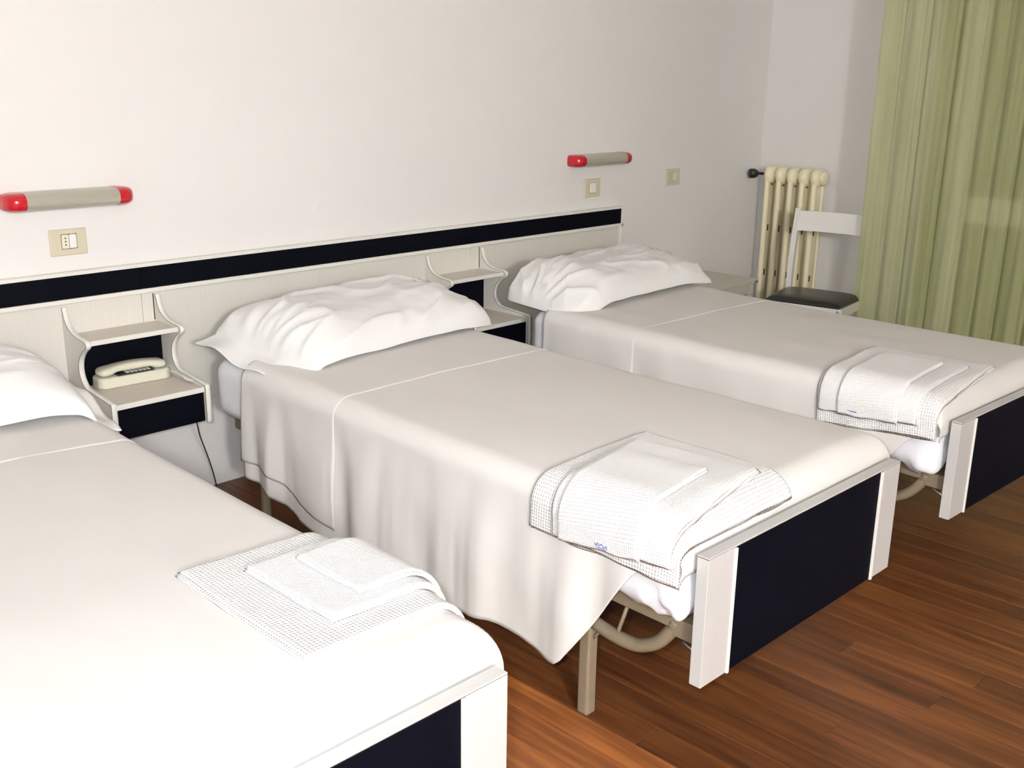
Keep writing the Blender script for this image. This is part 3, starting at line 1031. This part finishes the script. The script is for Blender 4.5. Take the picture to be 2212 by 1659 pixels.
tube('valve_neck', 'black_plastic', rd, bez([(0, -0.086, RTOP - 0.05), (-0.02, -0.072, RTOP - 0.048), (-0.045, -0.060, RTOP - 0.047)], 6), 0.008, 10)
bm = bmesh.new()
add_tube(bm, [(-0.040, -0.063, RTOP - 0.047), (-0.044, -0.062, RTOP - 0.047), (-0.056, -0.054, RTOP - 0.047), (-0.078, -0.040, RTOP - 0.047), (-0.084, -0.036, RTOP - 0.047)], [0.012, 0.020, 0.027, 0.027, 0.019], 16)
finish('valve_knob', bm, 'black_plastic', rd, smooth=True, label='black valve knob')
for zz in (0.92, 0.2):
    tube('wall_bracket', 'radiator_cream', rd, [(0.0, -0.135 - 1.5 * RP, zz), (0.091, -0.135 - 1.5 * RP, zz)], 0.010, 8)
tube('pipe', 'radiator_cream', rd, [(0, -0.11, RBOT + 0.05), (0, -0.07, RBOT + 0.05), (0, -0.06, RBOT + 0.04), (0, -0.06, 0.0)], 0.011, 10)

# ------------------------------------------------------------------ chair
# local frame: +x towards the wall (chair back), y across
CA = radians(9.5)
ch = thing('chair', 'white wooden chair with a black vinyl seat in front of the radiator', 'chair', (4.375, -0.735, 0), CA)
hw_, x0, x1 = 0.207, -0.175, 0.165
for xx, yy in ((x0 + 0.016, hw_ - 0.016), (x0 + 0.016, -hw_ + 0.016)):
    box('leg', 'chair_white', ch, xx - 0.016, xx + 0.016, yy - 0.016, yy + 0.016, 0, 0.392, bevel=0.004)
for sg in (1, -1):
    bm = bmesh.new()
    yy = sg * (hw_ - 0.012)
    prev = None
    st = [(0.215, 0.0), (0.185, 0.22), (0.172, 0.42), (0.182, 0.60), (0.205, 0.74), (0.222, 0.83)]
    st = [(p.x, p.y) for p in bez([(a, b, 0) for a, b in st], 4)]
    for xx, zz in st:
        ring = [bm.verts.new((xx + a * 0.014, yy + b * 0.014, zz)) for a, b in ((-1, -1), (1, -1), (1, 1), (-1, 1))]
        if prev:
            for q in range(4):
                bm.faces.new((prev[q], prev[(q + 1) % 4], ring[(q + 1) % 4], ring[q]))
        else:
            bm.faces.new(ring[::-1])
        prev = ring
    bm.faces.new(prev)
    finish('back_post', bm, 'chair_white', ch)
# curved back slat
bm = bmesh.new()
prev = None
for i in range(21):
    a = -1 + 2 * i / 20
    yy = a * (hw_ - 0.022)
    bow = 0.028 * (1 - a * a)
    ring = [bm.verts.new(c) for c in ((0.187 + bow - 0.004, yy, 0.716), (0.199 + bow - 0.004, yy, 0.716), (0.224 + bow - 0.006, yy, 0.818), (0.212 + bow - 0.006, yy, 0.818))]
    if prev:
        for q in range(4):
            f = bm.faces.new((prev[q], prev[(q + 1) % 4], ring[(q + 1) % 4], ring[q]))
    else:
        bm.faces.new(ring[::-1])
    prev = ring
bm.faces.new(prev)
finish('back_slat', bm, 'chair_white', ch)
for yy in (hw_ - 0.012, -hw_ + 0.012):
    box('seat_rail', 'chair_white', ch, x0 + 0.02, 0.17, yy - 0.010, yy + 0.010, 0.345, 0.394, bevel=0.003)
box('seat_rail', 'chair_white', ch, x0, x0 + 0.020, -hw_ + 0.008, hw_ - 0.008, 0.350, 0.396, bevel=0.003)
box('seat_rail', 'chair_white', ch, 0.150, 0.168, -hw_ + 0.03, hw_ - 0.03, 0.350, 0.394, bevel=0.003)
for yy in (hw_ - 0.016, -hw_ + 0.016):
    box('stretcher', 'chair_white', ch, x0 + 0.03, 0.19, yy - 0.008, yy + 0.008, 0.16, 0.185, bevel=0.003)
bm = bmesh.new()
NA = 24
T, B = [], []
for j in range(NA + 1):
    for i in range(NA + 1):
        pass
grid = {}
for up in (1, 0):
    for j in range(NA + 1):
        for i in range(NA + 1):
            a, b = -1 + 2 * i / NA, -1 + 2 * j / NA
            e = (max(0, 1 - abs(a) ** 6) * max(0, 1 - abs(b) ** 6)) ** 0.5
            x = x0 + 0.004 + (a + 1) / 2 * (0.160 - x0)
            y = b * (hw_ - 0.010 + 0.006 * a)
            z = 0.397 + (0.030 * e + 0.004 if up else 0.0)
            grid[up, i, j] = bm.verts.new((x, y, z))
for j in range(NA):
    for i in range(NA):
        bm.faces.new([grid[1, i, j], grid[1, i + 1, j], grid[1, i + 1, j + 1], grid[1, i, j + 1]])
        bm.faces.new([grid[0, i, j], grid[0, i, j + 1], grid[0, i + 1, j + 1], grid[0, i + 1, j]])
for i in range(NA):
    bm.faces.new([grid[1, i + 1, 0], grid[1, i, 0], grid[0, i, 0], grid[0, i + 1, 0]])
    bm.faces.new([grid[1, i, NA], grid[1, i + 1, NA], grid[0, i + 1, NA], grid[0, i, NA]])
    bm.faces.new([grid[1, 0, i], grid[1, 0, i + 1], grid[0, 0, i + 1], grid[0, 0, i]])
    bm.faces.new([grid[1, NA, i + 1], grid[1, NA, i], grid[0, NA, i], grid[0, NA, i + 1]])
finish('seat', bm, 'black_vinyl', ch, smooth=True, label='black vinyl seat pad')

# ------------------------------------------------------------------ low side table by the wall
tb = thing('side_table', 'low grey side table standing against the wall beyond the far pillow', 'table', (3.86, 0, 0))
tp = box('tabletop', 'table_grey', tb, 0.0, 0.452, -0.442, -0.003, 0.452, 0.470, bevel=0.002)
for xa in (-0.001, 0.425):
    box('corner_guard', 'table_edge', tp, xa, xa + 0.028, -0.443, -0.415, 0.4515, 0.4615, bevel=0.001)
for xa in (0.012, 0.408):
    for ya in (-0.432, -0.04):
        box('leg', 'table_grey', tb, xa, xa + 0.026, ya, ya + 0.026, 0.0, 0.452, bevel=0.002)
for ya in (-0.428, -0.034):
    box('apron', 'table_grey', tb, 0.038, 0.408, ya, ya + 0.016, 0.395, 0.452, bevel=0.001)
for xa in (0.016, 0.414):
    box('apron', 'table_grey', tb, xa, xa + 0.016, -0.406, -0.040, 0.395, 0.452, bevel=0.001)

# ------------------------------------------------------------------ curtain
cu = thing('curtain', 'long green sheer curtain covering the window beside the radiator', 'curtain', (4.56, 0, 0))
CY0, CY1, CZ0, CZ1 = -0.892, -3.05, 0.03, 2.60
bm = bmesh.new()
rows = []
NYC, NZC = 420, 24
for j in range(NZC + 1):
    z = CZ0 + (CZ1 - CZ0) * j / NZC
    row = []
    for i in range(NYC + 1):
        f = i / NYC
        y = CY0 + (CY1 - CY0) * f
        ph_ = y * 50 + 4.0 * noise.noise(Vector((y * 2.1, 0, 1))) * 2
        amp = 0.011 + 0.008 * noise.noise(Vector((y * 4, 2, z * 0.25)))
        x = amp * sin(ph_ + 0.5 * noise.noise(Vector((y * 3, z * 0.6, 7)))) + 0.004 * sin(y * 131 + 1.3 * z)
        x += 0.035 * noise.noise(Vector((y * 2.6, z * 0.2, 4)))
        x += -0.045 * sstep(0.10, 0.0, CY0 - y)
        row.append(bm.verts.new((x, y + 0.008 * cos(ph_), z)))
    rows.append(row)
for r0, r1 in zip(rows, rows[1:]):
    for i in range(NYC):
        bm.faces.new((r0[i], r0[i + 1], r1[i + 1], r1[i]))
finish('fabric', bm, 'green_sheer', cu, smooth=True, recalc=False)
box('rail', 'window_white', cu, -0.03, 0.03, CY1 - 0.1, CY0 + 0.1, 2.60, 2.70, bevel=0.003)

# ------------------------------------------------------------------ added globe behind the photographer, an unseen source of soft fill light
cl = thing('fill_globe', 'unseen glowing globe added as fill light on the wall opposite the headboard', 'lamp', (-1.45, RY0, 2.10))
tube('fill_bracket', 'steel', cl, [(0, 0.0, -0.1), (0, 0.03, -0.1), (0, 0.12, -0.13), (0, 0.20, -0.15)], 0.012, 10)
bm = bmesh.new()
bmesh.ops.create_uvsphere(bm, u_segments=32, v_segments=20, radius=0.15, matrix=Matrix.Translation((0, 0.20, 0.0)))
gm = bpy.data.materials.new('glowing_globe')
gm.use_nodes = True
gb = gm.node_tree.nodes['Principled BSDF']
gb.inputs['Emission Color'].default_value = (1.0, 0.98, 0.95, 1)
gb.inputs['Emission Strength'].default_value = FILL_W / (pi * 4 * pi * 0.15 ** 2)
MATS['glowing_globe'] = gm
finish('fill_sphere', bm, 'glowing_globe', cl, smooth=True)
